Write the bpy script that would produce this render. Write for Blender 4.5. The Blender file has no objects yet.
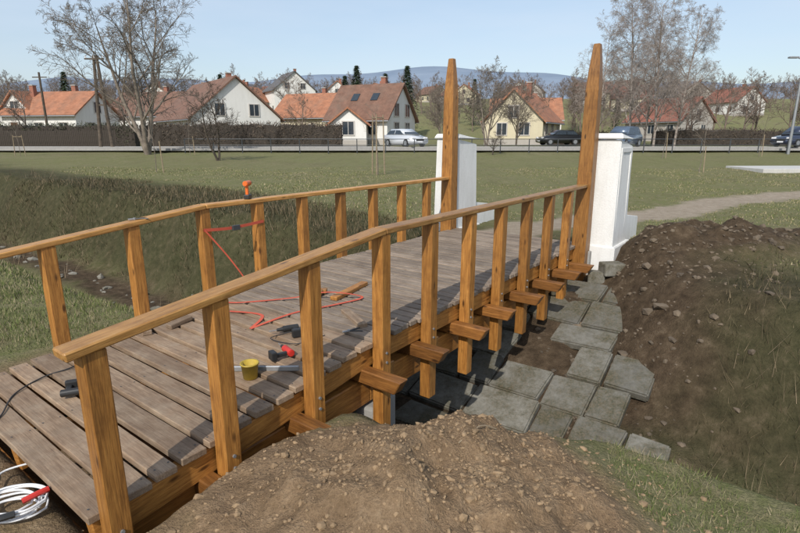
import bpy, bmesh, math, random
import numpy as np
from mathutils import Vector, Matrix
R=random.Random(7); NR=np.random.RandomState(5)
sc=bpy.context.scene
col=sc.collection
# ------------------------------------------------------------ helpers
def link(o,parent=None):
    col.objects.link(o)
    if parent: o.parent=parent
    return o
def empty(name,loc=(0,0,0),rz=0,s=1):
    o=bpy.data.objects.new(name,None); o.location=loc; o.rotation_euler=(0,0,rz); o.scale=(s,s,s)
    o.empty_display_size=.2
    return link(o)
def mesh_obj(name,v,f,mat=None,parent=None,smooth=False):
    me=bpy.data.meshes.new(name); me.from_pydata([tuple(p) for p in v],[],f); me.update()
    if mat: me.materials.append(mat)
    if smooth: me.polygons.foreach_set('use_smooth',[True]*len(me.polygons))
    return link(bpy.data.objects.new(name,me),parent)
def bm_obj(name,bm,mat,parent=None,smooth=False):
    me=bpy.data.meshes.new(name); bm.to_mesh(me); bm.free()
    if mat: me.materials.append(mat)
    if smooth: me.polygons.foreach_set('use_smooth',[True]*len(me.polygons))
    return link(bpy.data.objects.new(name,me),parent)
def box(name,c,s,mat,parent=None,bev=0.0,rz=0):
    bm=bmesh.new(); bmesh.ops.create_cube(bm,size=1)
    bmesh.ops.scale(bm,vec=s,verts=bm.verts)
    if bev>0: bmesh.ops.bevel(bm,geom=bm.edges[:],offset=bev,segments=2,affect='EDGES',profile=.6)
    o=bm_obj(name,bm,mat,parent); o.location=c; o.rotation_euler=(0,0,rz); return o
def beam(name,p0,p1,w,h,mat,parent=None,bev=.006,endcut=0,up=(0,0,1),roll=0,warp=0):
    p0=Vector(p0);p1=Vector(p1); d=p1-p0; L=d.length; x=d.normalized(); u=Vector(up)
    if abs(x.dot(u))>.95: u=Vector((-0.6046,-0.7965,0))
    y=u.cross(x).normalized(); z=x.cross(y)
    bm=bmesh.new()
    n=max(1,int(L/.25)) if warp else 1
    xs=[-L/2+L*i/n for i in range(n+1)]
    rings=[]
    for X in xs:
        dy=R.uniform(-warp,warp); dz=R.uniform(-warp,warp)
        rings.append([bm.verts.new((X,sy*w/2+dy,sz*h/2+dz)) for sy,sz in((-1,-1),(1,-1),(1,1),(-1,1))])
    if endcut:
        for r,s in((rings[0],1),(rings[-1],-1)):
            for vv in r[:2]: vv.co.x+=s*endcut
    for i in range(n):
        for k in range(4):
            bm.faces.new((rings[i][k],rings[i+1][k],rings[i+1][(k+1)%4],rings[i][(k+1)%4]))
    bm.faces.new(rings[0]); bm.faces.new(rings[-1][::-1])
    bmesh.ops.recalc_face_normals(bm,faces=bm.faces)
    if bev: 
        es=[e for e in bm.edges if len(e.link_faces)==2 and e.calc_face_angle(0)>.5]
        bmesh.ops.bevel(bm,geom=es,offset=bev,segments=1,affect='EDGES')
    o=bm_obj(name,bm,mat,parent)
    M=Matrix((x,y,z)).transposed().to_4x4(); M.translation=(p0+p1)/2
    if roll: M=M@Matrix.Rotation(roll,4,'X')
    o.matrix_local=M
    return o
def tube_into(V,F,pts,rad,k=3):
    base=len(V); n=len(pts)
    for i,p in enumerate(pts):
        d=(pts[min(i+1,n-1)]-pts[max(i-1,0)]).normalized()
        u=Vector((0,0,1)) if abs(d.z)<.9 else Vector((1,0,0))
        a=d.cross(u).normalized(); b=d.cross(a)
        for j in range(k):
            t=2*math.pi*j/k
            V.append(p+(a*math.cos(t)+b*math.sin(t))*rad[i])
    for i in range(n-1):
        for j in range(k):
            F.append((base+i*k+j,base+i*k+(j+1)%k,base+(i+1)*k+(j+1)%k,base+(i+1)*k+j))
def cr(pts,n=8):
    P=[Vector(p) for p in pts]; P=[P[0]]+P+[P[-1]]; out=[]
    for i in range(1,len(P)-2):
        for j in range(n):
            t=j/n; a,b,c,d=P[i-1:i+3]
            out.append(.5*((2*b)+(c-a)*t+(2*a-5*b+4*c-d)*t*t+(3*b-a-3*c+d)*t**3))
    out.append(P[-2]); return out
def tube(name,pts,r,mat,parent=None,k=8,smooth=True,n=8):
    V=[];F=[]; q=cr(pts,n) if n>1 else [Vector(p) for p in pts]
    tube_into(V,F,q,[r]*len(q),k)
    F.append(tuple(range(k))[::-1]); F.append(tuple(range(len(V)-k,len(V))))
    return mesh_obj(name,V,F,mat,parent,False)
def ribbon(name,pts,w,mat,parent=None,side=(0,0,1)):
    q=cr(pts,8); V=[];F=[]
    for i,p in enumerate(q):
        d=(q[min(i+1,len(q)-1)]-q[max(i-1,0)]).normalized()
        s=Vector(side) if side else d.cross(Vector((0,0,1))).normalized()
        t=d.cross(s).normalized()*.0015
        V+= [p-s*w/2-t,p+s*w/2-t,p+s*w/2+t,p-s*w/2+t]
    for i in range(len(q)-1):
        for k in range(4): F.append((i*4+k,i*4+(k+1)%4,i*4+4+(k+1)%4,i*4+4+k))
    return mesh_obj(name,V,F,mat,parent)
def cyl(name,c,r,h,mat,parent=None,r2=None,seg=20,axis='Z',bev=0):
    bm=bmesh.new(); bmesh.ops.create_cone(bm,cap_ends=True,segments=seg,radius1=r,radius2=r if r2 is None else r2,depth=h)
    if bev: bmesh.ops.bevel(bm,geom=[e for e in bm.edges if e.calc_face_angle(0)>1],offset=bev,segments=2,affect='EDGES')
    o=bm_obj(name,bm,mat,parent); o.location=c
    if axis=='Y': o.rotation_euler=(math.pi/2,0,0)
    if axis=='X': o.rotation_euler=(0,math.pi/2,0)
    return o
# ------------------------------------------------------------ materials
class NT:
    def __init__(s,name):
        s.m=bpy.data.materials.new(name); s.m.use_nodes=True; s.n=s.m.node_tree.nodes; s.l=s.m.node_tree.links
        s.b=s.n['Principled BSDF']
    def new(s,t,**k):
        x=s.n.new(t)
        for a,b in k.items(): setattr(x,a,b)
        return x
    def lk(s,a,b): s.l.new(a,b)
    def noise(s,vec,scale,det=4,rough=.6):
        x=s.new('ShaderNodeTexNoise'); x.inputs['Scale'].default_value=scale; x.inputs['Detail'].default_value=det; x.inputs['Roughness'].default_value=rough
        if vec: s.lk(vec,x.inputs['Vector'])
        return x.outputs['Fac']
    def ramp(s,fac,stops):
        x=s.new('ShaderNodeValToRGB'); e=x.color_ramp.elements
        while len(e)<len(stops): e.new(.5)
        for i,(p,c) in enumerate(stops):
            e[i].position=p; e[i].color=(*c,1) if len(c)==3 else c
        s.lk(fac,x.inputs['Fac']); return x.outputs['Color']
    def mix(s,f,a,b,mode='MIX'):
        x=s.new('ShaderNodeMix',data_type='RGBA',blend_type=mode)
        for sock,v in((x.inputs[0],f),(x.inputs[6],a),(x.inputs[7],b)):
            if hasattr(v,'is_output'): s.lk(v,sock)
            elif isinstance(v,(int,float)): sock.default_value=v if sock.type=='VALUE' else (v,v,v,1)
            else: sock.default_value=(*v,1)
        return x.outputs[2]
    def math(s,op,a,b=0,clamp=False):
        x=s.new('ShaderNodeMath',operation=op,use_clamp=clamp)
        for i,v in enumerate((a,b)):
            if hasattr(v,'is_output'): s.lk(v,x.inputs[i])
            else: x.inputs[i].default_value=v
        return x.outputs[0]
    def bump(s,h,strength=.5,dist=.02):
        x=s.new('ShaderNodeBump'); x.inputs['Strength'].default_value=strength; x.inputs['Distance'].default_value=dist
        s.lk(h,x.inputs['Height']); s.lk(x.outputs['Normal'],s.b.inputs['Normal'])
    def col(s,c):
        if hasattr(c,'is_output'): s.lk(c,s.b.inputs['Base Color'])
        else: s.b.inputs['Base Color'].default_value=(*c,1)
    def rough(s,v): s.b.inputs['Roughness'].default_value=v
def plain(name,c,rough=.6,metal=0,var=.15,scale=8,bump=0):
    t=NT(name); tc=t.new('ShaderNodeTexCoord').outputs['Object']
    n=t.noise(tc,scale,5)
    t.col(t.ramp(n,[(.25,tuple(x*(1-var) for x in c)),(.75,tuple(min(1,x*(1+var)) for x in c))]))
    t.rough(rough); t.b.inputs['Metallic'].default_value=metal
    if bump: t.bump(n,bump,.01)
    return t.m
def wood(name,dark,mid,light,rough=.5,dirt=0,gs=1,knots=True,soil=(.16,.12,.08)):
    t=NT(name); tc=t.new('ShaderNodeTexCoord').outputs['Object']
    oi=t.new('ShaderNodeObjectInfo').outputs['Random']
    add=t.new('ShaderNodeVectorMath',operation='ADD'); cmb=t.new('ShaderNodeCombineXYZ')
    o37=t.math('MULTIPLY',oi,37.); 
    for i in range(3): t.lk(o37,cmb.inputs[i])
    t.lk(tc,add.inputs[0]); t.lk(cmb.outputs[0],add.inputs[1])
    mp=t.new('ShaderNodeMapping'); mp.inputs['Scale'].default_value=(1.2*gs,14*gs,14*gs); t.lk(add.outputs[0],mp.inputs['Vector'])
    g=t.noise(mp.outputs[0],3,6,.65)
    mp2=t.new('ShaderNodeMapping'); mp2.inputs['Scale'].default_value=(3*gs,70*gs,70*gs); t.lk(add.outputs[0],mp2.inputs['Vector'])
    g2=t.noise(mp2.outputs[0],2,3,.6)
    c=t.ramp(g,[(.3,dark),(.5,mid),(.72,light)])
    c=t.mix(.35,c,t.ramp(g2,[(.35,tuple(x*.45 for x in mid)),(.6,light)]))
    bl=t.ramp(t.noise(add.outputs[0],4,4,.7),[(.5,(0,0,0)),(.75,(.6,.6,.6))])
    if knots:
        mk=t.new('ShaderNodeMapping'); mk.inputs['Scale'].default_value=(3,9,9); t.lk(add.outputs[0],mk.inputs['Vector'])
        vo=t.new('ShaderNodeTexVoronoi'); vo.inputs['Scale'].default_value=1.; t.lk(mk.outputs[0],vo.inputs['Vector'])
        k=t.ramp(vo.outputs['Distance'],[(.07,(.9,.9,.9)),(.17,(0,0,0))])
        c=t.mix(k,c,tuple(x*.4 for x in dark))
        c=t.mix(bl,c,dark)
    hv=t.math('ADD',t.math('MULTIPLY',oi,.55),.72)
    c=t.mix(1,c,hv,'MULTIPLY')
    if dirt:
        big=t.noise(add.outputs[0],5,5,.7)
        m=t.ramp(big,[(.45,(0,0,0)),(.7,(dirt,)*3)])
        c=t.mix(m,c,soil)
        ge=t.new('ShaderNodeNewGeometry').outputs['Position']
        st=t.ramp(t.noise(ge,1.6,6,.75),[(.42,(.45,.45,.45)),(.58,(0,0,0))])
        c=t.mix(st,c,dark)
    t.col(c); t.rough(rough)
    t.bump(t.math('ADD',g,t.math('MULTIPLY',g2,.6)),.45,.007)
    return t.m
M_stain=wood('stained_timber',(.115,.042,.009),(.30,.125,.026),(.46,.22,.055),.45)
M_stain2=wood('stained_handrail',(.21,.09,.02),(.41,.195,.05),(.56,.31,.10),.42)
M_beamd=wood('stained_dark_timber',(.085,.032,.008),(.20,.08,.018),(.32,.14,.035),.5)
M_deck=wood('weathered_deck_board',(.10,.072,.05),(.225,.17,.125),(.34,.27,.205),.8,dirt=.6,knots=False,soil=(.28,.23,.175))
M_deckn=wood('deck_board_brown',(.11,.066,.038),(.255,.17,.105),(.39,.285,.19),.75,dirt=.65,knots=False,soil=(.31,.245,.175))
M_stake=plain('grey_stake_wood',(.26,.20,.13),.8,var=.3)
M_black=plain('black_plastic',(.02,.02,.02),.45)
M_red=plain('red_plastic',(.5,.03,.02),.4)
M_orange=plain('orange_plastic',(.65,.13,.02),.4)
M_yel=plain('yellow_plastic',(.42,.30,.04),.5,var=.35)
M_strap=plain('red_strap_webbing',(.50,.085,.045),.8)
M_whitep=plain('white_cable',(.7,.7,.7),.5,var=.05)
M_steel=plain('galvanised_steel',(.32,.33,.34),.45,.6)
M_dark=plain('dark_steel',(.06,.065,.07),.5,.3)
def concrete(name,c,stain=(.3,.29,.27),sc_=1.2,amt=.5,moss=0):
    t=NT(name); tc=t.new('ShaderNodeTexCoord').outputs['Object']
    mp=t.new('ShaderNodeMapping'); mp.inputs['Scale'].default_value=(3,3,.7); t.lk(tc,mp.inputs['Vector'])
    s=t.ramp(t.noise(mp.outputs[0],sc_*1.5,6,.7),[(.42,(0,0,0)),(.75,(amt,)*3)])
    f=t.noise(tc,40,4)
    cc=t.mix(s,c,stain); cc=t.mix(.25,cc,t.ramp(f,[(.3,tuple(x*.7 for x in c)),(.7,c)]))
    if moss:
        oi=t.new('ShaderNodeObjectInfo').outputs['Random']
        cc=t.mix(1,cc,t.math('ADD',t.math('MULTIPLY',oi,.6),.6),'MULTIPLY')
        ge=t.new('ShaderNodeNewGeometry').outputs['Position']
        m=t.ramp(t.noise(ge,2.2,7,.8),[(.40,(0,0,0)),(.60,(moss,)*3)])
        cc=t.mix(m,cc,t.ramp(f,[(.35,(.04,.042,.018)),(.65,(.115,.09,.055))]))
    t.col(cc); t.rough(.85); t.bump(f,.4,.012); return t.m
M_white=concrete('whitewashed_render',(.74,.74,.72),(.42,.40,.36),amt=.45)
M_conc=concrete('grey_concrete',(.30,.29,.27),(.15,.14,.12))
M_slab=concrete('paving_slab',(.215,.205,.175),(.10,.095,.075),2.5,.95,moss=.93)
M_slab2=concrete('ditch_stone',(.27,.255,.22),(.14,.13,.10),2,.8,moss=.7)
M_pad=concrete('pale_concrete',(.50,.49,.46))
# ------------------------------------------------------------ bridge frame
BX,BY=-.168,4.317; AX,AY=.6046,.7965
def W(a,b,z=0): return Vector((BX+AX*a-AY*b, BY+AY*a+AX*b, z))
def dz(a): return 0. if a>=0 else .1075*a
def plane(a): return -1.66+(a-1.9)*.36
def bR(a): return -1.55+(a-1.9)*.42
# ------------------------------------------------------------ terrain
def vn(x,y,seed=0):
    xi=np.floor(x).astype(np.int64); yi=np.floor(y).astype(np.int64); xf=x-xi; yf=y-yi
    def h(i,j):
        n=(i*374761393+j*668265263+seed*974711)&0x7fffffff
        n=((n^(n>>13))*1274126177)&0x7fffffff
        return ((n^(n>>16))&0xffff)/65535.
    u=xf*xf*(3-2*xf); w=yf*yf*(3-2*yf)
    return (h(xi,yi)*(1-u)+h(xi+1,yi)*u)*(1-w)+(h(xi,yi+1)*(1-u)+h(xi+1,yi+1)*u)*w
def fbm(x,y,o=4,seed=0):
    s=0;a=.5
    for i in range(o): s=s+a*(vn(x*2**i,y*2**i,seed+i)-.5); a*=.5
    return s
def sm(e0,e1,x):
    t=np.clip((x-e0)/(e1-e0),0,1); return t*t*(3-2*t)
PATH=[(1.9,9.6),(3.0,10.9),(4.6,11.9),(6.4,12.7),(9.5,15.1),(13,16.9),(20,18.6),(34,20.5)]
def pathd(X,Y):
    d=np.full(X.shape,1e9)
    for (x0,y0),(x1,y1) in zip(PATH[:-1],PATH[1:]):
        dx,dy=x1-x0,y1-y0; t=np.clip(((X-x0)*dx+(Y-y0)*dy)/(dx*dx+dy*dy),0,1)
        d=np.minimum(d,np.hypot(X-x0-t*dx,Y-y0-t*dy))
    return d
def terrain(X,Y):
    dx=X-BX;dy=Y-BY; a=AX*dx+AY*dy; b=-AY*dx+AX*dy
    far=np.interp(Y,[0,12,15,25,36,38,46,60,90,140,300,500,3000],[-.12,-.1,-.08,.18,.52,.66,.72,.8,1.2,8,22,30,30])
    far=far+.22*sm(4,8,b)*sm(30,16,Y)
    near=-.42+0*X-.12*sm(-1.0,-2.2,b)*sm(-2,0,a)
    cb=1.95+.12*np.sin(b*.6)+.25*fbm(b*.8,b*0+3,2,2)
    q=a-cb
    lf=sm(2.8,4,b)
    floor=-1.66+.06*fbm(X*2,Y*2,3,9)-.1*sm(-1.5,-3,b)-.12*lf
    gb=np.exp(-((b+.3)/.9)**2)*2.1+np.exp(-((b-1.4)/1.6)**2)*1.2
    F=2.75+np.minimum(gb,2.4)-.85*sm(3,4.5,b)-.35*sm(-1.6,-3,b)
    rt=sm(-.9,-2.0,b)
    e0=-2.75+1.35*rt+.2*lf; e1=-1.15+.5*rt+.35*lf
    t=np.clip((q-e0)/(e1-e0),0,1); t=t*t*(3-2*t)
    zn=near+(floor-near)*t
    zf=floor+(far-floor)*sm(0,1,np.clip((q-.55)/(F-.55),0,1))
    z=np.where(q<0,zn,zf)
    bank=np.clip(1-np.abs(q)/3.6,0,1)*(np.abs(q)>.5)
    z=z+bank*.36*fbm(X*1.3,Y*1.3,5,3)*(1-.5*rt*(q<0))+.10*fbm(X*.35,Y*.35,3,5)*(Y<60)+.035*fbm(X*3,Y*3,3,6)
    z=z+bank*lf*(q>0)*.25*fbm(X*3,Y*3,3,71)
    wv=sm(1.2,1.6,a)*sm(4.9,4.6,a)*sm(-.25,.25,b-bR(a)+.9*fbm(X*1.6,Y*1.6,4,61))*sm(3.2,2.8,b)
    z=z*(1-wv)+(np.minimum(plane(a),plane(4.7))*(a>1.9)+plane(1.9)*(a<=1.9)-.05+.05*np.clip(fbm(X*2.5,Y*2.5,3,63)*3,0,1))*wv
    r2=(np.where(X<.3,(X-.3)/1.2,(X-.3)/1.05))**2+((Y-2.68)/.76)**2
    m=np.exp(-r2**1.3)
    z=z+.38*m*(1+.7*fbm(X*2.3,Y*2.3,3,11))
    rough=np.clip(m*1.8,0,1)
    z=z+rough*(.22*fbm(X*5,Y*5,6,21)+.05*np.abs(fbm(X*22,Y*22,3,25)))
    r3=((X-4.9)/1.7)**2+((Y-8.25)/.85)**2
    m2=np.exp(-r3**1.2); r4=((X-7.6)/1.8)**2+((Y-9.0)/.8)**2
    m3=np.exp(-r4)
    z=z+.52*m2+.22*m3+np.clip(m2+m3,0,1)*.4*fbm(X*4,Y*4,5,31)
    fill=(a>5.42)&(a<7.2)&(b>-.02)&(b<2.62)
    z=np.where(fill,-.05,z)
    under=sm(-.15,.02,b)*sm(2.75,2.55,b)*sm(-2.5,-2.2,a)*(a<1)
    z=z*(1-under)+np.minimum(z,-.74)*under
    pd=pathd(X,Y)
    md=np.exp(-((np.where(X<.3,(X-.3)/1.75,(X-.3)/1.08))**2+((Y-2.6)/.95)**2)**1.6)
    dirt=np.clip(md*2.6-.35+.9*fbm(X*3,Y*3,4,41),0,1)
    dirt=np.maximum(dirt,np.clip(sm(-.5,.2,b)*sm(3.6,2.8,b)*sm(.3,-.3,a)*.9+.6*fbm(X*3,Y*3,4,44),0,1)*(b>-.9)*(b<3.9)*(a<.6)*(a>-4))
    dark=np.clip(1.3*m2+1.1*m3+.7*fbm(X*2,Y*2,4,43),0,1)
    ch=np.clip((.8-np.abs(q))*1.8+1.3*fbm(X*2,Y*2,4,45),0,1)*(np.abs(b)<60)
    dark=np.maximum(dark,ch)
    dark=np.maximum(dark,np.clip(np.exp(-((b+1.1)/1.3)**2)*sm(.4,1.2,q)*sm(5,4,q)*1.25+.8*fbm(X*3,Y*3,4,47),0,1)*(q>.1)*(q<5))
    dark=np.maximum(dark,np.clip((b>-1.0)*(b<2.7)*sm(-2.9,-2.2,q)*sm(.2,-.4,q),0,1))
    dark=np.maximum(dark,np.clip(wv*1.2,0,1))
    path=np.clip((.75+.6*fbm(X*2,Y*2,3,49)-pd)*4,0,1)
    bankm=np.clip(sm(.3,.9,q)*sm(4.8,3.0,q)+.4*fbm(X,Y,3,51),0,1)*(q>0)*(q<5.5)
    return z,dirt,dark,path,bankm
def axis_pts(spec):
    out=[]
    for a,b,s in spec:
        n=max(1,int(round((b-a)/s))); out+= [a+(b-a)*i/n for i in range(n)]
    out.append(spec[-1][1]); return np.array(out)
gx=axis_pts([(-900,-200,70),(-200,-60,14),(-60,-20,2),(-20,-5,.2),(-5,-1.6,.1),(-1.6,2.0,.022),(2.0,9,.085),(9,20,.25),(20,60,2),(60,200,14),(200,900,70)])
gy=axis_pts([(-40,-6,4),(-6,0,.5),(0,1.9,.15),(1.9,3.7,.022),(3.7,11,.085),(11,24,.2),(24,60,1.2),(60,160,6),(160,600,30)])
XX,YY=np.meshgrid(gx,gy)
ZZ,mD,mK,mP,mB=terrain(XX,YY)
nx,ny=len(gx),len(gy)
me=bpy.data.meshes.new('ground')
co=np.stack([XX,YY,ZZ],-1).reshape(-1,3)
idx=np.arange(nx*ny).reshape(ny,nx)
q=np.stack([idx[:-1,:-1],idx[:-1,1:],idx[1:,1:],idx[1:,:-1]],-1).reshape(-1,4)
me.vertices.add(len(co)); me.vertices.foreach_set('co',co.ravel())
me.loops.add(q.size); me.loops.foreach_set('vertex_index',q.ravel().astype(np.int32))
me.polygons.add(len(q)); me.polygons.foreach_set('loop_start',(np.arange(len(q))*4).astype(np.int32)); me.polygons.foreach_set('loop_total',np.full(len(q),4,dtype=np.int32))
me.polygons.foreach_set('use_smooth',np.ones(len(q),dtype=bool))
me.update(calc_edges=True)
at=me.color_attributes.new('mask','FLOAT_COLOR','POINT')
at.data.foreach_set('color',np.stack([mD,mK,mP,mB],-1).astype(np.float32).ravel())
g=bpy.data.objects.new('ground',me); link(g)
t=NT('ground_mat'); tc=t.new('ShaderNodeTexCoord').outputs['Object']
at=t.new('ShaderNodeAttribute'); at.attribute_name='mask'
sp=t.new('ShaderNodeSeparateColor'); t.lk(at.outputs['Color'],sp.inputs[0])
n0=t.noise(tc,.16,5,.65); n1=t.noise(tc,.9,6,.7); n2=t.noise(tc,6,6,.7); n3=t.noise(tc,45,4,.7)
grass=t.ramp(n1,[(.32,(.225,.20,.105)),(.5,(.16,.17,.068)),(.68,(.26,.225,.13))])
grass=t.mix(t.ramp(n0,[(.38,(0,0,0)),(.60,(.8,.8,.8))]),grass,(.165,.185,.062))
grass=t.mix(t.ramp(n2,[(.38,(0,0,0)),(.68,(.8,.8,.8))]),grass,(.28,.235,.145))
grass=t.mix(t.ramp(n3,[(.35,(.6,.6,.6)),(.6,(0,0,0))]),grass,(.075,.08,.032))
bankc=t.ramp(n2,[(.3,(.026,.026,.014)),(.55,(.056,.053,.026)),(.75,(.11,.088,.052))])  # dark bank grass, deepened further with the bank's shade painted into the colour
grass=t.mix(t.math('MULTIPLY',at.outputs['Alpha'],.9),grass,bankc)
soil=t.ramp(n2,[(.3,(.18,.118,.066)),(.55,(.29,.20,.12)),(.75,(.39,.285,.18))])
soil=t.mix(t.ramp(n1,[(.4,(0,0,0)),(.6,(.45,.45,.45))]),soil,(.17,.115,.07))
soil=t.mix(t.ramp(n3,[(.35,(.5,.5,.5)),(.55,(0,0,0))]),soil,(.12,.08,.048))
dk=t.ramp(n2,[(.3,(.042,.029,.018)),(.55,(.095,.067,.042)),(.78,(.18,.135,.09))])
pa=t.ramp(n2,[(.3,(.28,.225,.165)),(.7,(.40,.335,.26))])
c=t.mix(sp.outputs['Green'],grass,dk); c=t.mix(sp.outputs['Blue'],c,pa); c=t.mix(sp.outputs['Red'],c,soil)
t.col(c); t.rough(.95); t.b.inputs['Specular IOR Level'].default_value=.12
t.bump(t.math('ADD',n3,n2),.9,.04)
me.materials.append(t.m)
def gz(x,y): return float(terrain(np.array([float(x)]),np.array([float(y)]))[0][0])
# ---- grass blades (one object)
def blades(name,n,xr,yr,hmin,hmax,wd,mat,cond):
    x=NR.uniform(xr[0],xr[1],n); y=yr[0]+(yr[1]-yr[0])*NR.uniform(0,1,n)**1.6
    z,d,k,p,bk=terrain(x,y)
    dx=x-BX;dy=y-BY; a=AX*dx+AY*dy; b=-AY*dx+AX*dy
    patch=fbm(x*1.7,y*1.7,4,77)+fbm(x*.5,y*.5,2,78)
    keep=cond(x,y,a,b,d,k,p,bk,patch)&~((a>-2.6)&(a<7.3)&(b>-.05)&(b<2.7))
    x,y,z,patch=x[keep],y[keep],z[keep],patch[keep]; n=len(x)
    dist=np.hypot(x,y); s=np.clip(dist/5,.8,2.6)
    h=NR.uniform(hmin,hmax,n)*(.8+.25*s)*(1+1.4*np.clip(patch,-.3,.5)); w=wd*s*NR.uniform(.6,1.3,n)
    th=NR.uniform(0,2*np.pi,n); lean=NR.uniform(.1,.9,n)*h; ph=NR.uniform(0,2*np.pi,n)
    v0=np.stack([x-np.cos(th)*w/2,y-np.sin(th)*w/2,z-.01],-1); v1=np.stack([x+np.cos(th)*w/2,y+np.sin(th)*w/2,z-.01],-1)
    v2=np.stack([x+np.cos(ph)*lean,y+np.sin(ph)*lean,z+h],-1)
    co=np.stack([v0,v1,v2],1).reshape(-1,3)
    me=bpy.data.meshes.new(name); me.vertices.add(3*n); me.vertices.foreach_set('co',co.ravel())
    me.loops.add(3*n); me.loops.foreach_set('vertex_index',np.arange(3*n,dtype=np.int32))
    me.polygons.add(n); me.polygons.foreach_set('loop_start',np.arange(n,dtype=np.int32)*3); me.polygons.foreach_set('loop_total',np.full(n,3,dtype=np.int32))
    me.update(calc_edges=True)
    at=me.attributes.new('rnd','FLOAT','FACE'); at.data.foreach_set('value',NR.uniform(0,1,n).astype(np.float32))
    me.materials.append(mat); link(bpy.data.objects.new(name,me))
def grassmat(name,stops):
    t=NT(name); a=t.new('ShaderNodeAttribute'); a.attribute_name='rnd'
    t.col(t.ramp(a.outputs['Fac'],stops)); t.rough(.75); t.b.inputs['Specular IOR Level'].default_value=.15; return t.m
Mg=grassmat('grass_blades_mat',[(0,(.09,.11,.035)),(.4,(.16,.175,.065)),(.55,(.21,.19,.095)),(.85,(.33,.28,.17))])
Mg2=grassmat('fresh_grass_mat',[(0,(.08,.11,.03)),(.5,(.145,.18,.055)),(.72,(.26,.225,.125)),(.97,(.35,.29,.19))])
Mg3=grassmat('dry_grass_mat',[(0,(.03,.033,.015)),(.45,(.07,.064,.032)),(.9,(.20,.155,.095))])
Mg4=grassmat('dead_brush_mat',[(0,(.045,.035,.022)),(.5,(.12,.09,.055)),(.95,(.26,.20,.13))])
cut=lambda x: NR.uniform(0,1,len(x))
blades('lawn_grass',170000,(-16,18),(4,26),.010,.032,.012,Mg,lambda x,y,a,b,d,k,p,bk,pt:(d<.3)&(k<.5)&(p<.4)&(a>3.6)&(pt>-.1)&(bk<.5)&(cut(x)<.8))
blades('bank_grass',190000,(-16,12),(2,19),.03,.10,.007,Mg3,lambda x,y,a,b,d,k,p,bk,pt:(d<.3)&(k<.6)&(a>1.5)&(a<6)&(bk>.2)&(pt>-.12)&((b>2.6)|(cut(x)<.4)))
blades('dead_brush',60000,(-18,11),(2,21),.12,.30,.004,Mg4,lambda x,y,a,b,d,k,p,bk,pt:(d<.3)&(a>.9)&(a<4.6)&((b>3.2)|(b<-2.4))&(pt>.03)&(cut(x)<.45))
blades('fresh_grass',230000,(-9,7),(1.5,9.5),.02,.06,.006,Mg2,lambda x,y,a,b,d,k,p,bk,pt:(d<.3)&(k<.4)&(a<1.3)&(pt>-.16))
# ---- soil clods & stones
def clods(name,n,gen,mat):
    V=[];F=[]; G=[gen() for _ in range(n)]
    zs=terrain(np.array([g[0] for g in G]),np.array([g[1] for g in G]))[0]
    bm=bmesh.new(); bmesh.ops.create_icosphere(bm,subdivisions=1,radius=1); bv=[v.co.copy() for v in bm.verts]; bf=[tuple(v.index for v in f.verts) for f in bm.faces]; bm.free()
    for (x,y,s),z in zip(G,zs):
        base=len(V); ex,ey,ez=R.uniform(.6,1.5),R.uniform(.6,1.5),R.uniform(.5,.9)
        for v in bv:
            j=R.uniform(.65,1.2); V.append((x+v.x*s*ex*j,y+v.y*s*ey*j,z+s*.05+v.z*s*ez*j))
        for f in bf: F.append(tuple(base+k for k in f))
    return mesh_obj(name,V,F,mat)
M_clod=plain('clod_soil',(.25,.175,.105),.95,var=.45,scale=9,bump=.5); M_clod.node_tree.nodes['Principled BSDF'].inputs['Specular IOR Level'].default_value=.1
M_clodd=plain('dark_clod_soil',(.115,.088,.06),.95,var=.6,scale=3)
def g1():
    return (R.gauss(.25,.75),R.gauss(2.7,.4),min(.034,R.expovariate(1/.0045)+.003))
def g2():
    return (R.gauss(5.2,1.4),R.gauss(8.1,.7),min(.06,R.expovariate(1/.011)+.007))
def g3():
    p=W(R.uniform(1.6,5.4),R.gauss(-1.1,.7)); return (p.x,p.y,min(.09,R.expovariate(1/.017)+.008))
def g4():
    p=W(1.95+R.gauss(0,.3),R.uniform(3,18)); return (p.x,p.y,min(.14,R.expovariate(1/.04)+.02))
def g5():
    a=R.uniform(1.6,4.5); p=W(a,bR(a)+abs(R.gauss(0,.45))-.1); return (p.x,p.y,min(.07,R.expovariate(1/.014)+.008))
clods('soil_clods',3400,g1,M_clod); clods('heap_clods',800,g2,M_clodd); clods('bank_rubble',520,g3,M_clodd); clods('ditch_stones',90,g4,M_slab2)
# ---- stone revetment & ditch slabs
root=empty('stone_revetment')
def slab(a,b,la,lb,z,pitch,mat,jit=.02,tilt=.012,par=root):
    p=W(a,b)
    bm=bmesh.new(); bmesh.ops.create_cube(bm,size=1); bmesh.ops.scale(bm,vec=(la,lb,.12),verts=bm.verts)
    off={}
    for v in bm.verts:
        k=(v.co.x>0,v.co.y>0); off.setdefault(k,(R.uniform(-jit,jit),R.uniform(-jit,jit))); v.co.x+=off[k][0]; v.co.y+=off[k][1]
    bmesh.ops.bevel(bm,geom=bm.edges[:],offset=.02,segments=2,affect='EDGES')
    o=bm_obj('stone_slab',bm,mat,par)
    o.matrix_local=Matrix.Translation((p.x,p.y,z))@Matrix.Rotation(math.atan2(AY,AX),4,'Z')@Matrix.Rotation(-pitch+R.uniform(-tilt,tilt),4,'Y')@Matrix.Rotation(R.uniform(-tilt,tilt),4,'X')
qa=1.88; sl_=math.atan(.36)
while qa<4.65:
    la=R.uniform(.40,.62); bb=bR(qa)-.25+R.uniform(-.35,.3)
    while bb<2.9:
        lb=R.uniform(.38,.9); am=qa+la/2
        if R.random()<.94: slab(am,bb+lb/2,la/math.cos(sl_)-.03,lb-.03,plane(am)-.04+R.uniform(-.022,.016),sl_,M_slab,jit=.024,tilt=.03)
        bb+=lb
    qa+=la
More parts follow.
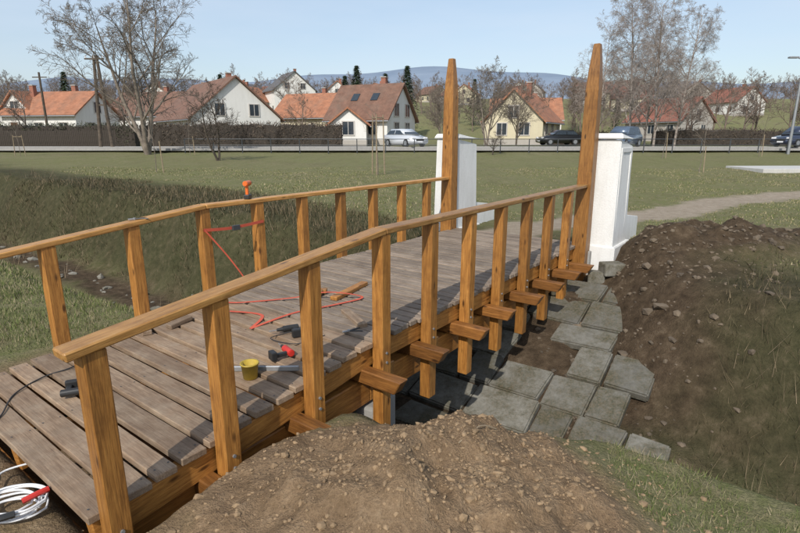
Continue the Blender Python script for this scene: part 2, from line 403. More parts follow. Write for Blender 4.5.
bb=-1.1
while bb<2.9:
    lb=R.uniform(.4,.8); slab(1.55,bb+lb/2,.55,lb-.03,-1.74+R.uniform(-.03,.01),.02,M_slab,jit=.03,tilt=.03); bb+=lb
# ------------------------------------------------------------ footbridge
br=empty('wooden_footbridge')
WID=2.6
def B(name,a0,b0,z0,a1,b1,z1,w,h,mat,**k): return beam(name,W(a0,b0,z0),W(a1,b1,z1),w,h,mat,br,**k)
a=-2.46; SV=[];SF=[]
while a<5.42:
    w=R.uniform(.165,.20) if a<-.1 else R.uniform(.125,.15)
    if a<0<a+w: w=-a+.001 if a<-.06 else w
    ac=a+w/2; z=dz(ac)-.025+R.uniform(-.004,.004)
    e0=.055+R.uniform(-.015,.015); e1=2.545+R.uniform(-.012,.012)
    o=B('deck_board',ac+R.uniform(-.004,.004),e0,z,ac+R.uniform(-.004,.004),e1,z,w-R.uniform(.018,.03),.048,M_deckn if a<-.1 else M_deck,bev=.005,warp=.0015,roll=R.uniform(-.012,.012))
    for bs in(.12,1.3,2.47):
        for ss in(-.28,.28):
            p=W(ac+ss*w,bs+R.uniform(-.01,.01),z+.0275); k0=len(SV)
            for j in range(6): SV.append(p+Vector((.0065*math.cos(j*1.047),.0065*math.sin(j*1.047),0)))
            SF.append(tuple(range(k0,k0+6)))
    a+=w
mesh_obj('deck_screws',SV,SF,M_dark,br)
for b in (.125,1.3,2.475):
    B('edge_stringer',-2.42,b,dz(-2.42)-.15,0,b,-.15,.09,.19,M_stain,bev=.008)
    B('edge_stringer',0.002,b,-.15,5.4,b,-.15,.09,.19,M_stain,bev=.008)
for b in (.24,2.36):
    B('main_girder',-2.3,b,-.60,0,b,-.52,.2,.26,M_stain,bev=.01)
    B('main_girder',0.003,b,-.52,5.30,b,-.52,.2,.26,M_stain,bev=.01)
RAMP=[-2.33,-1.6,-.82]; MAIN=[.75*k for k in range(7)]
for b,s in((0,-1),(WID,1)):
    for k,a in enumerate(RAMP+MAIN):
        zb={0:-.46,1:-.66,2:-.8}.get(k,-.88)+R.uniform(-.03,.03)
        top=dz(a)+.955
        lean=R.uniform(-.008,.008)
        B('rail_post',a,b,zb,a+lean,b+R.uniform(-.006,.006),top,.12,.12,M_stain,bev=.007)
        for zz in(-.11,-.2):
            p=W(a,b+s*.064,dz(a)+zz); 
            o=cyl('bolt',p,.012,.012,M_steel,br,seg=8); o.rotation_euler=(math.pi/2,0,math.atan2(AX,-AY)+math.pi/2)
    B('handrail',-2.47,b,dz(-2.47)+.98,-.002,b,.98,.145,.05,M_stain2,bev=.008)
    B('handrail',.002,b,.98,5.16,b,.98,.145,.05,M_stain2,bev=.008)
    bm=bmesh.new(); rings=[]
    for z,w in((-1.0,.235),(.0,.235),(1.1,.225),(2.45,.20),(2.72,.17),(3.12,.10)):
        rings.append([bm.verts.new((z,sx*w/2,sy*w/2)) for sx,sy in((-1,-1),(1,-1),(1,1),(-1,1))])
    for r0,r1 in zip(rings,rings[1:]):
        for k in range(4): bm.faces.new((r0[k],r0[(k+1)%4],r1[(k+1)%4],r1[k]))
    bm.faces.new(rings[0]); bm.faces.new(rings[-1]); bmesh.ops.recalc_face_normals(bm,faces=bm.faces)
    bmesh.ops.bevel(bm,geom=[e for e in bm.edges if abs(e.calc_face_angle(0))>.6],offset=.01,segments=1,affect='EDGES')
    o=bm_obj('tall_gate_post',bm,M_stain,br)
    x=Vector((0,0,1)); y=Vector((AX,AY,0)); z=x.cross(y)
    Mx=Matrix((x,y,z)).transposed().to_4x4(); Mx.translation=W(5.27,b,0); o.matrix_local=Mx
for a in RAMP+MAIN+[5.05]:
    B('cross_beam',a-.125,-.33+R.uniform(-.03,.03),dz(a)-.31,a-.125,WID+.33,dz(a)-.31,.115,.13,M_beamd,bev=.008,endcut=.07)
for a in MAIN[:-1]: 
    if R.random()<.7: B('packing_block',a+.12,-.02,-.31,a+.12,.26,-.31,.09,.12,M_stain,bev=.006)
box('concrete_abutment',W(5.42,1.3,-.66),(.22,2.9,1.1),M_conc,None,.02,math.atan2(AY,AX))
box('concrete_footing',W(.12,.30,-.98),(.4,.45,.6),M_conc,None,.03,math.atan2(AY,AX)+.1)
for p,s in((W(4.85,-.12,-.78),.3),(W(4.6,.1,-.92),.26),(W(5.1,-.35,-.72),.26),(W(.5,-.1,-.95),.24),(W(5.2,-.55,0),.34)):
    z=gz(p.x,p.y); rt=box('stone_block',(p.x,p.y,z+.07),(s,s*.75,.2),M_slab,None,.025,R.uniform(0,3))
# ------------------------------------------------------------ white pylons
def pylon(b0,out,zb):
    e=empty('white_masonry_pylon')
    def prism(name,a0,a1,bi,bo,z0,zs,mat=M_white,taper=.0,bev=.012):
        bm=bmesh.new(); V=[]
        bi_,bo_=min(bi,bo),max(bi,bo)
        for (a,ta) in((a0,taper),(a1,-taper)):
            for (bv,tb) in((bi_,taper*.6),(bo_,-taper*.6)):
                V.append(bm.verts.new(W(a,bv,z0)))
                V.append(bm.verts.new(W(a+ta,bv+tb,zs[0] if a==a0 else zs[1])))
        for f in((0,2,3,1),(4,5,7,6),(0,1,5,4),(2,6,7,3),(1,3,7,5),(0,4,6,2)): bm.faces.new([V[k] for k in f])
        bmesh.ops.recalc_face_normals(bm,faces=bm.faces)
        if bev: bmesh.ops.bevel(bm,geom=bm.edges[:],offset=bev,segments=2,affect='EDGES')
        return bm_obj(name,bm,mat,e)
    o1=b0+out*.46
    prism('shaft',5.43,6.25,b0-out*.08,o1,-.2,(1.70,1.60),taper=.045)
    prism('cap',5.42,6.27,b0-out*.10,o1+out*.01,1.715,(1.80,1.70),taper=.05)
    prism('plinth',5.40,6.34,b0-out*.12,o1+out*.05,zb,(-.02,-.02),taper=.0)
    prism('wing',6.26,7.15,b0-out*.05,o1-out*.02,zb,(.42,.30),taper=.02)
    f=o1-out*.012
    for (aa,ab,z0,z1) in((5.52,5.60,.2,1.5),(6.07,6.15,.2,1.5)):
        prism('frame_strip',aa,ab,f-out*.03,f+out*.006,z0,(z1,z1),bev=.003)
    for z0 in(.12,1.5): prism('frame_strip',5.52,6.15,f-out*.03,f+out*.004-out*.0,z0,(z0+.07,z0+.07),bev=.003)
pylon(0,-1,-1.45); pylon(WID,1,-.9)
# ------------------------------------------------------------ tools and site clutter
def D(a,b,h=0): p=W(a,b,dz(a)+h); return p
def drill(a,b,rz,mat,up=False,z=0):
    e=empty('cordless_drill',D(a,b,.0 if not z else z),rz)
    if not up:
        cyl('motor_body',(0,0,.04),.03,.15,mat,e,axis='X',bev=.006,seg=14); cyl('chuck',(.10,0,.04),.022,.06,M_black,e,r2=.014,axis='X',seg=14)
        cyl('bit',(.16,0,.04),.004,.08,M_steel,e,axis='X',seg=8)
        o=box('handle',(-.03,.07,.035),(.035,.12,.035),M_black,e,.008); box('battery',(-.02,.145,.04),(.09,.05,.075),mat if mat!=M_red else M_black,e,.01)
    else:
        box('battery',(0,0,.03),(.1,.07,.055),M_black,e,.01); box('handle',(-.01,0,.11),(.035,.035,.12),mat,e,.01)
        cyl('motor_body',(.01,0,.19),.032,.15,mat,e,axis='X',bev=.006,seg=14); cyl('chuck',(.115,0,.19),.022,.06,M_black,e,r2=.014,axis='X',seg=14)
drill(-1.95,1.5,.4,M_black); drill(-.62,.52,2.2,M_red); drill(-.3,.85,3.6,M_black)
drill(.62,2.6,1.5,M_orange,True,1.005)
e=empty('yellow_pot',D(-1.03,.5,0))
bm=bmesh.new(); prof=[(.0,.002),(.055,.002),(.068,.12),(.074,.12),(.074,.13),(.062,.13),(.05,.015),(0,.012)]
rs=[[bm.verts.new((r*math.cos(2*math.pi*k/24),r*math.sin(2*math.pi*k/24),z)) for k in range(24)] for r,z in prof if r>0]
for r0,r1 in zip(rs,rs[1:]):
    for k in range(24): bm.faces.new((r0[k],r0[(k+1)%24],r1[(k+1)%24],r1[k]))
bm.faces.new(rs[0][::-1]); bm.faces.new(rs[-1]); bm_obj('pot_body',bm,M_yel,e,True)
tube('wire_handle',[(.07,0,.12),(.06,.05,.1),(0,.08,.08),(-.06,.05,.1),(-.07,0,.12)],.003,M_steel,e)
beam('spirit_level',D(-1.06,.75,.02),D(-.75,.24,.02),.02,.045,M_steel)
for (a,b,h,L,ang) in((.5,1.35,.04,.35,.5),(.62,1.5,.04,.3,2.2),(.9,1.2,.03,.7,.2),(-1.0,2.2,.03,.35,1.2),(-.75,2.0,.03,.25,.1),(.25,.55,.02,.5,1.1)):
    dx,dy=math.cos(ang)*L/2,math.sin(ang)*L/2
    beam('timber_offcut',D(a-dx,b-dy,h-.005),D(a+dx,b+dy,h-.005),.09,.045,M_deckn if a<.4 else M_stain)
def pliers(loc,rz):
    e=empty('pliers',loc,rz)
    tube('handle_1',[(0,0,.01),(.06,.02,.012),(.12,.045,.01)],.007,M_black,e,6); tube('handle_2',[(0,0,.01),(.06,-.02,.012),(.12,-.045,.01)],.007,M_black,e,6)
    box('jaw',(-.03,0,.012),(.06,.022,.014),M_steel,e,.004); cyl('pivot',(0,0,.014),.013,.02,M_steel,e,seg=12)
pliers(D(-.03,.36,0),.4); pliers(W(-.78,WID,dz(-.78)+1.005),.6); pliers(D(-.3,.5,0),2.)
tube('angle_grinder_cord',[D(-.3,.8,.02),D(-.5,.9,.01),D(-.45,.6,.01),D(-.2,.5,.01)],.004,M_black)
ribbon('ratchet_strap',[W(-.06,2.53,.72),W(.3,2.52,.70),W(.78,2.53,.72)],.035,M_strap)
ribbon('ratchet_strap',[W(-.05,2.52,.72),W(.2,2.45,.35),W(.35,2.35,.02),W(.15,2.2,.012)],.03,M_strap)
ribbon('ratchet_strap',[D(-.18,2.14,.008),D(-.1,1.9,.012),D(.3,1.5,.03),D(.55,1.2,.09),D(.81,.93,.02),D(.45,1.0,.012),D(.0,1.15,.01),D(-.46,1.24,.01)],.032,M_strap,side=None)
ribbon('ratchet_strap',[D(-.46,1.24,.01),D(-.2,1.4,.012),D(-.3,1.8,.01)],.032,M_strap,side=None)
box('strap_buckle',W(.35,2.5,.70),(.10,.03,.06),M_dark,None,.006,.9)
tube('power_cable',[D(-2.9,1.6,-.15),D(-2.5,1.62,-.0),D(-2.37,1.68,.01),D(-2.2,1.95,.008),D(-1.96,2.05,.008),D(-1.72,2.02,.008),D(-1.5,2.25,.008),D(-1.7,2.42,.008)],.006,M_black)
e=empty('extension_cable_coil',(0,0,0)); cx,cy=W(-2.64,.66).x,W(-2.64,.66).y; cz=gz(cx,cy)
for k in range(7):
    r=.15+.025*R.uniform(-1,1); ox,oy=R.uniform(-.05,.05),R.uniform(-.04,.04)
    pts=[(cx+ox+r*math.cos(t*math.pi/4)*1.1,cy+oy+r*.8*math.sin(t*math.pi/4),cz+.025+.011*k+R.uniform(0,.012)) for t in range(9)]
    tube('coil_loop',pts,.0065,M_whitep,e,6)
tube('cable_tail',[(cx-.15,cy,cz+.03),(cx-.25,cy+.2,cz+.03),(cx-.3,cy+.35,cz+.04),(cx-.15,cy+.45,cz+.05)],.0065,M_whitep,e)
tube('red_plug',[(cx+.10,cy-.02,cz+.11),(cx+.15,cy+.03,cz+.12),(cx+.19,cy+.08,cz+.12)],.018,M_red,e)
tube('black_plug',[(cx-.05,cy-.16,cz+.10),(cx+.05,cy-.15,cz+.10),(cx+.12,cy-.11,cz+.10)],.02,M_black,e)
px_,py_=W(-2.7,1.15).x,W(-2.7,1.15).y
box('socket_block',(px_,py_,gz(px_,py_)+.05),(.16,.07,.05),M_whitep,e,.01,.7)
tube('fallen_stick',[(.35,2.75,gz(.35,2.75)+.02),(.5,2.9,gz(.5,2.9)+.03),(.62,3.0,gz(.62,3.0)+.02)],.004,M_stake)
# ------------------------------------------------------------ road, path, pads
t=NT('asphalt'); tc=t.new('ShaderNodeTexCoord').outputs['Object']
t.col(t.ramp(t.noise(tc,2,6,.7),[(.3,(.15,.15,.15)),(.7,(.24,.235,.23))])); t.rough(.9); M_as=t.m
M_paint=plain('road_paint',(.7,.7,.68),.6)
def strip(name,x0,x1,y0,y1,dzv,mat,step=4):
    V=[];F=[]; n=int((x1-x0)/step)
    for i in range(n+1):
        x=x0+(x1-x0)*i/n
        V+= [(x,y0,dzv),(x,y1,dzv)]
    for i in range(n): F.append((2*i,2*i+2,2*i+3,2*i+1))
    return mesh_obj(name,V,F,mat)
ROADZ=.80
strip('road',-120,120,38.3,44.3,ROADZ,M_as)
strip('road_verge',-120,120,37.9,38.3,ROADZ-.02,M_pad)
for y0,y1,n in((38.18,38.3,'kerb'),(44.3,44.42,'kerb')):
    box(n,(0,(y0+y1)/2,ROADZ+.02),(240,.12,.2),M_conc)
for k in range(-18,19): box('road_marking',(k*6,41.3,ROADZ+.005),(3,.12,.004),M_paint)
strip('pavement',-120,120,44.42,46.6,ROADZ+.1,M_pad)
box('concrete_pad',(19,25.2,.22),(5.4,2.6,.22),M_pad,None,.02,.05)
fe=empty('roadside_pipe_fence'); V=[];F=[]
x=-15
while x<60:
    tube_into(V,F,[Vector((x,37.2,.4)),Vector((x,37.2,1.6))],[.035,.035],6); x+=2
for z in(1.15,1.57): tube_into(V,F,[Vector((-15,37.2,z)),Vector((60,37.2,z))],[.03,.03],6)
mesh_obj('pipes',V,F,M_dark,fe)
# ------------------------------------------------------------ houses
def tiles(name,c):
    t=NT(name); tc=t.new('ShaderNodeTexCoord').outputs['Object']
    w=t.new('ShaderNodeTexWave'); w.inputs['Scale'].default_value=1.6; w.bands_direction='X'; t.lk(tc,w.inputs['Vector'])
    n=t.noise(tc,1.3,6,.75)
    cc=t.ramp(n,[(.3,tuple(x*.5 for x in c)),(.7,tuple(x*1.2 for x in c))])
    cc=t.mix(t.ramp(t.noise(tc,.7,5,.7),[(.45,(0,0,0)),(.75,(.5,.5,.5))]),cc,(.16,.13,.10))
    cc=t.mix(t.math('MULTIPLY',w.outputs['Fac'],.25),cc,tuple(x*.5 for x in c))
    t.col(cc); t.rough(.85); return t.m
T_or=tiles('orange_roof_tiles',(.40,.17,.09)); T_br=tiles('brown_roof_tiles',(.20,.105,.07)); T_rd=tiles('red_roof_tiles',(.28,.105,.07)); T_gr=tiles('grey_roof_tiles',(.12,.12,.125))
P_w=concrete('white_plaster',(.74,.73,.69),(.5,.48,.43),.5,.4); P_c=concrete('cream_plaster',(.60,.54,.38),(.45,.40,.30),.5,.4); P_g=concrete('grey_plaster',(.42,.39,.35),(.3,.28,.25),.5,.4)
M_glass=plain('window_glass',(.03,.04,.05),.12,var=.3); M_frame=plain('window_frame',(.5,.47,.43),.5); M_frameb=plain('brown_frame',(.12,.06,.03),.5)
M_brick=plain('chimney_brick',(.28,.12,.08),.9)
def house(name,x,y,th,w,L,wh,rh,wm,rm,z=None,wins=3,chim=True,sky=0,frame=None,detail=True):
    z=(gz(x,y)-.1) if z is None else z
    e=empty(name,(x,y,z),math.radians(th)); fr=frame or M_frame
    hw=w/2
    V=[(0,-hw,0),(0,hw,0),(0,hw,wh),(0,0,wh+rh),(0,-hw,wh),(-L,-hw,0),(-L,hw,0),(-L,hw,wh),(-L,0,wh+rh),(-L,-hw,wh)]
    F=[(0,1,2,3,4),(9,8,7,6,5),(0,4,9,5),(1,6,7,2),(4,3,8,9),(3,2,7,8),(0,5,6,1)]
    mesh_obj('walls',V,F,wm,e)
    box('plinth',(-L/2,0,.3),(L+.06,w+.06,.6),P_g,e)
    sl=math.hypot(hw,rh); n=(rh/sl,hw/sl)
    for s in(-1,1):
        ov=.5; k=(sl+ov)/sl; t=.16
        p0=(0,wh+rh); p1=(s*hw*k,wh+rh-rh*k)
        Vr=[]
        for X in(.35,-L-.35):
            Vr+= [(X,0,p0[1]+.03),(X,p1[0],p1[1]+.03),(X,p1[0]+s*n[0]*t,p1[1]+n[1]*t+.03),(X,0,p0[1]+t/n[1]+.03)]
        mesh_obj('roof',Vr,[(0,1,2,3),(4,7,6,5),(0,4,5,1),(1,5,6,2),(2,6,7,3),(3,7,4,0)],rm,e)
        if detail: cyl('gutter',(-L/2,p1[0]+s*.08,p1[1]+.02),.07,L+.7,M_steel,e,axis='X',seg=8)
        for q in range(sky):
            f=.4; X=-L*(q+1)/(sky+1)
            c=Vector((X,s*hw*f,wh+rh-rh*f+.03))+Vector((0,s*n[0],n[1]))*(t+.04)
            o=box('roof_window',c,(.8,1.1,.08),M_glass,e); o.rotation_euler=(-s*math.atan2(rh,hw),0,0)
        m=max(1,int(L/3))
        for q in range(m):
            X=-L*(q+.5)/m
            door=(q==m-1 and s==-1)
            hh,zz=((2.1,1.05+.3) if door else (1.2,1.75))
            if wh<2.6 and not door: hh,zz=.9,1.5
            box('door' if door else 'window',(X,s*(hw+.0),zz),(1.0,.08,hh),M_frameb if door else M_glass,e)
            if not detail: continue
            for dx in(-.55,.55): box('window_frame',(X+dx,s*(hw+.01),zz),(.1,.14,hh+.2),fr,e)
            for dzz in(-hh/2-.05,hh/2+.05): box('window_frame',(X,s*(hw+.01),zz+dzz),(1.0,.12,.1),fr,e)
            if not door: box('mullion',(X,s*(hw+.02),zz),(.06,.1,hh),fr,e)
    m=2 if w>6 else 1
    rows=[(1.75,m)]+([(wh+.9,1 if rh<3.5 else 2)] if rh>2.2 else [])
    for zz,mm in rows:
        for q in range(mm):
            Y=(q-(mm-1)/2)*(w/2.6)
            for X,sx in((0,1),(-L,-1)):
                box('window',(X,Y,zz),(.08,1.1,1.25),M_glass,e)
                if not detail: continue
                for d in(-.6,.6): box('window_frame',(X+.01*sx,Y+d,zz),(.14,.1,1.45),fr,e)
                for d in(-.675,.675): box('window_frame',(X+.01*sx,Y,zz+d),(.12,1.1,.1),fr,e)
                box('mullion',(X+.02*sx,Y,zz),(.1,.06,1.25),fr,e)
    if chim:
        box('chimney',(-L*.35,w*.12,wh+rh+.1),(.55,.55,1.7),M_brick,e); box('chimney_cap',(-L*.35,w*.12,wh+rh+1.0),(.7,.7,.1),P_g,e)
    return e
house('white_gable_house',-18.6,62,-52,10.5,15,3.0,4.4,P_w,T_br,.8)
house('orange_roof_house',-38.5,69,-8,8,10,3.4,2.7,P_w,T_or,1)
house('small_white_house',-47.5,67,-100,5,7,3.4,2.6,P_w,T_or,1)
house('brown_roof_house',-31,78,-15,9,10,3.6,3.2,P_w,T_br,1)
house('red_roof_house',-8.6,78,-20,9,8.5,3.4,3.2,P_c,T_or,1)
house('white_cottage',.2,59,-24,7.5,7.2,2.8,3.5,P_w,T_br,.8,sky=2)
house('garage',-5.2,54,-90,3.6,5,2.2,1.4,P_w,T_or,.8,chim=False)
house('cream_gable_house',12.6,60,-118,6.6,9,2.7,3.2,P_c,T_or,.8)
house('orange_bungalow',24,82,-10,9,10,3.2,3.0,P_w,T_or,1)
house('brick_bungalow',43,78,-60,8,9,3.0,3.1,P_g,T_rd,1)
house('hillside_white_house',-24.5,128,-60,10,9,6,4,P_w,T_gr,6.3)
house('hillside_house',-16,140,-80,8,10,4,3.4,P_w,T_or,8)
rr=random.Random(3)
for k in range(22):
    x=rr.uniform(-95,90); y=rr.uniform(95,230)
    house('hillside_house',x,y,rr.choice((-20,-60,-110,-75)),rr.uniform(8,10),rr.uniform(8,12),rr.uniform(3,5),3.3,rr.choice((P_w,P_w,P_c,P_g)),rr.choice((T_or,T_br,T_rd,T_gr)),detail=False)
# ------------------------------------------------------------ cars
def car(x,y,rz,c,suv=False,name='parked_car'):
    e=empty(name,(x,y,ROADZ+.1),rz)
    t=NT(name+'_paint'); t.col(c); t.rough(.3); t.b.inputs['Metallic'].default_value=.3; t.b.inputs['Coat Weight'].default_value=.6
    h=1.68 if suv else 1.47
    lo=[(-2.15,.35),(-2.18,.75),(-2.05,.98 if not suv else 1.02),(1.05,.95),(1.85,.82),(2.12,.62),(2.12,.32)]
    def ext(name,prof,wf,mat,bev=.05):
        bm=bmesh.new(); A=[bm.verts.new((px,-wf(pz),pz)) for px,pz in prof]; Bv=[bm.verts.new((px,wf(pz),pz)) for px,pz in prof]
        bm.faces.new(A); bm.faces.new(Bv[::-1])
        for i in range(len(prof)): j=(i+1)%len(prof); bm.faces.new((A[i],Bv[i],Bv[j],A[j]))
        bmesh.ops.recalc_face_normals(bm,faces=bm.faces)
        if bev: bmesh.ops.bevel(bm,geom=bm.edges[:],offset=bev,segments=3,affect='EDGES')
        return bm_obj(name,bm,mat,e,True)
    ext('body',lo+[(1.85,.22),(-1.9,.22)],lambda z:.88,t.m)
    bz=.97
    gh=[(-2.0 if suv else -1.75,bz),(-1.75 if suv else -1.3,h-.08),(-1.3,h),(.15,h),(.3,h-.05),(1.1,bz)]
    ww=lambda z:.84-.24*(z-bz)/(h-bz)
    ext('cabin',gh,ww,t.m,.03)
    def sideq(pts,n):
        for s in(-1,1):
            mesh_obj(n,[(px,s*(ww(pz)+.008),pz) for px,pz in pts],[tuple(range(len(pts)))],M_glass,e)
    sideq([(-1.6,bz+.05),(-1.35,h-.14),(-.5,h-.1),(-.5,bz+.05)],'side_window'); sideq([(-.42,bz+.05),(-.42,h-.1),(.2,h-.12),(.88,bz+.05)],'side_window')
    zz=[(.32,h-.09),(1.0,bz+.06)]
    mesh_obj('windscreen',[(zz[0][0]+.02,-.58,zz[0][1]),(zz[0][0]+.02,.58,zz[0][1]),(zz[1][0]+.03,.74,zz[1][1]),(zz[1][0]+.03,-.74,zz[1][1])],[(0,1,2,3)],M_glass,e)
    r0=gh[0];r1=gh[1]
    mesh_obj('rear_window',[(r0[0]*.9+r1[0]*.1-.03,-.7,r0[1]*.85+r1[1]*.15),(r0[0]*.9+r1[0]*.1-.03,.7,r0[1]*.85+r1[1]*.15),(r1[0]-.03,.55,r1[1]-.06),(r1[0]-.03,-.55,r1[1]-.06)],[(0,1,2,3)],M_glass,e)
    for X in(-1.35,1.3):
        for s in(-1,1):
            cyl('tyre',(X,s*.82,.32),.33,.22,M_black,e,axis='Y',seg=24,bev=.03); cyl('wheel_rim',(X,s*.89,.32),.2,.1,M_steel,e,axis='Y',seg=16)
            box('headlamp' if X>0 else 'tail_lamp',(2.03 if X>0 else -2.12,s*.62,.72 if X>0 else .85),(.16,.34,.14),M_whitep if X>0 else M_red,e,.03)
    box('number_plate',(2.13,0,.42),(.02,.5,.11),M_whitep,e); box('grille',(2.10,0,.55),(.06,.8,.12),M_black,e,.01)
car(.45,46.0,math.radians(-55),(.62,.64,.66)); car(18.8,45.3,math.radians(225),(.10,.14,.20),True)
car(16.0,54,math.radians(190),(.02,.022,.025)); car(33.6,45.2,math.radians(200),(.03,.04,.07),True)
# ------------------------------------------------------------ trees
def bark(name,c,c2): 
    t=NT(name); tc=t.new('ShaderNodeTexCoord').outputs['Object']; t.col(t.ramp(t.noise(tc,3,5,.7),[(.35,c),(.65,c2)])); t.rough(.9); return t.m
K_gr=bark('grey_bark',(.11,.09,.07),(.24,.20,.16)); K_br=bark('brown_bark',(.12,.09,.07),(.22,.17,.135)); K_bi=bark('birch_bark',(.19,.155,.13),(.38,.33,.29)); K_dk=bark('dark_bark',(.045,.036,.028),(.11,.088,.068))
def tree_mesh(seed,h,r,n,ang,lr,up,wob,rmin,l0=.8,t0=.25,mat=K_gr,stems=1):
    rg=random.Random(seed); V=[];F=[]
    def rv(): return Vector((rg.gauss(0,1),rg.gauss(0,1),rg.gauss(0,1)))
    def grow(p,d,L,r,lv):
        ns=(7,5,4,3,2)[min(lv,4)]; pts=[p.copy()]; rad=[r]; dirs=[d.copy()]
        for i in range(ns):
            d=(d+rv()*wob[min(lv,len(wob)-1)]+Vector((0,0,up[min(lv,len(up)-1)]))).normalized()
            p=p+d*L/ns; pts.append(p.copy()); dirs.append(d.copy()); rad.append(max(rmin*.8,r*(1-.8*(i+1)/ns)))
        tube_into(V,F,pts,rad,(8,6,4,3,3)[min(lv,4)])
        if lv<len(n):
            for c in range(n[lv]):
                t=(t0 if lv==0 else .2)+(1-(t0 if lv==0 else .2))*((c+rg.random())/n[lv])
                f=t*ns; i=min(ns-1,int(f)); q=pts[i].lerp(pts[i+1],f-i); dd=dirs[i+1]
                ax=dd.cross(rv()).normalized(); A=math.radians(ang[min(lv,len(ang)-1)]*rg.uniform(.7,1.25))
                nd=(Matrix.Rotation(A,3,ax)@dd).normalized()
                grow(q,nd,L*lr[min(lv,len(lr)-1)]*(1.15-.65*t)*rg.uniform(.75,1.2),max(rmin,rad[i]*.55),lv+1)
    for s in range(stems):
        d=Vector((0,0,1)) if stems==1 else Vector((math.cos(s*6.28/stems+.5)*.32,math.sin(s*6.28/stems+.5)*.32,1)).normalized()
        grow(Vector((0,0,-.2)),d,h*l0*(1 if s==0 else rg.uniform(.8,1)),r,0)
    me=bpy.data.meshes.new('tree'); me.from_pydata([tuple(v) for v in V],[],F); me.update(); me.materials.append(mat)
    me.polygons.foreach_set('use_smooth',[True]*len(me.polygons)); return me
def put(name,me,x,y,rz=0,s=1,z=None,sz=None):
    o=bpy.data.objects.new(name,me); o.location=(x,y,gz(x,y) if z is None else z); o.rotation_euler=(0,0,rz); o.scale=(s,s,sz or s); return link(o)
TA=tree_mesh(11,13,.18,(9,8,8,6),(42,40,42,45),(.55,.52,.5,.6),(.05,.06,.03,.0),(.06,.11,.16,.2),.010,l0=.82,t0=.15,stems=3,mat=K_gr)
TB=tree_mesh(5,15,.14,(26,9,8,5),(52,44,45,42),(.34,.52,.5,.75),(.05,.10,-.05,-.16),(.03,.09,.15,.15),.0075,l0=.95,t0=.14,mat=K_bi)
TB2=tree_mesh(9,14,.13,(24,9,8,5),(54,44,45,42),(.36,.52,.5,.75),(.05,.10,-.05,-.16),(.04,.09,.15,.15),.0075,l0=.95,t0=.12,mat=K_bi)
TC=tree_mesh(21,8,.10,(12,8,7,5),(38,38,42,45),(.55,.5,.5,.55),(.06,.08,.04,0),(.06,.12,.16,.2),.008,l0=.8,t0=.1,stems=2,mat=K_gr)
TD=tree_mesh(33,4.6,.075,(12,8,7),(50,42,45),(.5,.5,.5),(.04,.05,.02),(.12,.16,.2),.008,l0=.85,t0=.25,stems=2,mat=K_dk)
TE=tree_mesh(41,9,.14,(11,8,8),(45,42,45),(.48,.5,.55),(.05,.06,.02),(.07,.13,.18),.017,l0=.9,t0=.2,mat=K_br)
TF=tree_mesh(43,9,.14,(10,8,8),(52,46,48),(.5,.5,.55),(.05,.05,.0),(.07,.13,.2),.017,l0=.85,t0=.2,mat=K_br)
TS=tree_mesh(51,2.9,.020,(7,3),(35,35),(.35,.4),(.05,.05),(.04,.1),.005,l0=.95,t0=.5,mat=K_gr)
put('bare_tree',TA,-17.3,36.5,.4,.95)
put('birch_tree',TB,21.4,50,0,.9,.8); put('birch_tree',TB2,24.2,51,1.3,.95,.8); put('birch_tree',TB,27.2,53,2.6,.85,.8); put('birch_tree',TB2,19.8,54,4,.8,.8); put('birch_tree',TB2,25.6,56,5,.95,.8)
put('bare_tree',TC,7.8,48.5,.3,1.0,.8); put('bare_tree',TC,4.3,50.5,2.3,.75,.8); put('bare_tree',TC,11.3,52,4,.85,.8)
put('dark_bare_tree',TD,-10.6,31,.2,1.0)
for x,y,s,me in((37,58,.85,TE),(40,61,.9,TF),(43.5,60,.8,TE),(33.5,63,.85,TF),(47,62,.9,TE),(50,66,.9,TF),(-36,52,.7,TE),(-29,56,.75,TF),(-43,57,.7,TF),(5,66,.75,TE),(19,68,.8,TF),(-12,66,.7,TE),(-47,60,.9,TE),(30,70,.8,TE),(36,66,.9,TF),(41,68,.9,TE)): put('garden_tree',me,x,y,R.uniform(0,6),s,.8)
put('roadside_shrub',TD,6.3,36.2,1,.4)
dt=empty('distant_trees')
for k in range(330):
    x=rr.uniform(-150,140); y=rr.uniform(82,260)
    o=put('tree_instance',rr.choice((TE,TF)),x,y,rr.uniform(0,6),rr.uniform(.65,1.2)); o.parent=dt
M_con=plain('conifer_needles',(.035,.055,.025),.8,var=.5,scale=2)
def conifer(seed,h,rad):
    rg=random.Random(seed); V=[];F=[]
    tube_into(V,F,[Vector((0,0,0)),Vector((0,0,h))],[.16,.02],5)
    for i in range(1300):
        t=rg.random()**.8; z=h*(.1+.9*t); rr_=rad*(1-t)*rg.uniform(.3,1.05)+.05; a=rg.uniform(0,6.283)
        c=Vector((rr_*math.cos(a),rr_*math.sin(a),z-rr_*.25)); o=Vector((math.cos(a),math.sin(a),-.35))*rg.uniform(.25,.5); s=Vector((-math.sin(a),math.cos(a),rg.uniform(-.3,.3)))*.14
        b=len(V); V+=[c-s,c+s,c+o]; F.append((b,b+1,b+2))
    me=bpy.data.meshes.new('conifer'); me.from_pydata([tuple(v) for v in V],[],F); me.materials.append(M_con); return me
C1=conifer(1,9,2.1); C2=conifer(2,8,1.6)
for x,y,s in((-7.5,95,1.3),(-2.6,98,1.15),(1.2,92,1.3),(-44,72,1.0),(-42,74,.85),(-10,100,1.1),(-36,110,1.1),(15,110,1),(38,95,.8)): put('conifer_tree',C1 if s>.95 else C2,x,y,s*9,s)
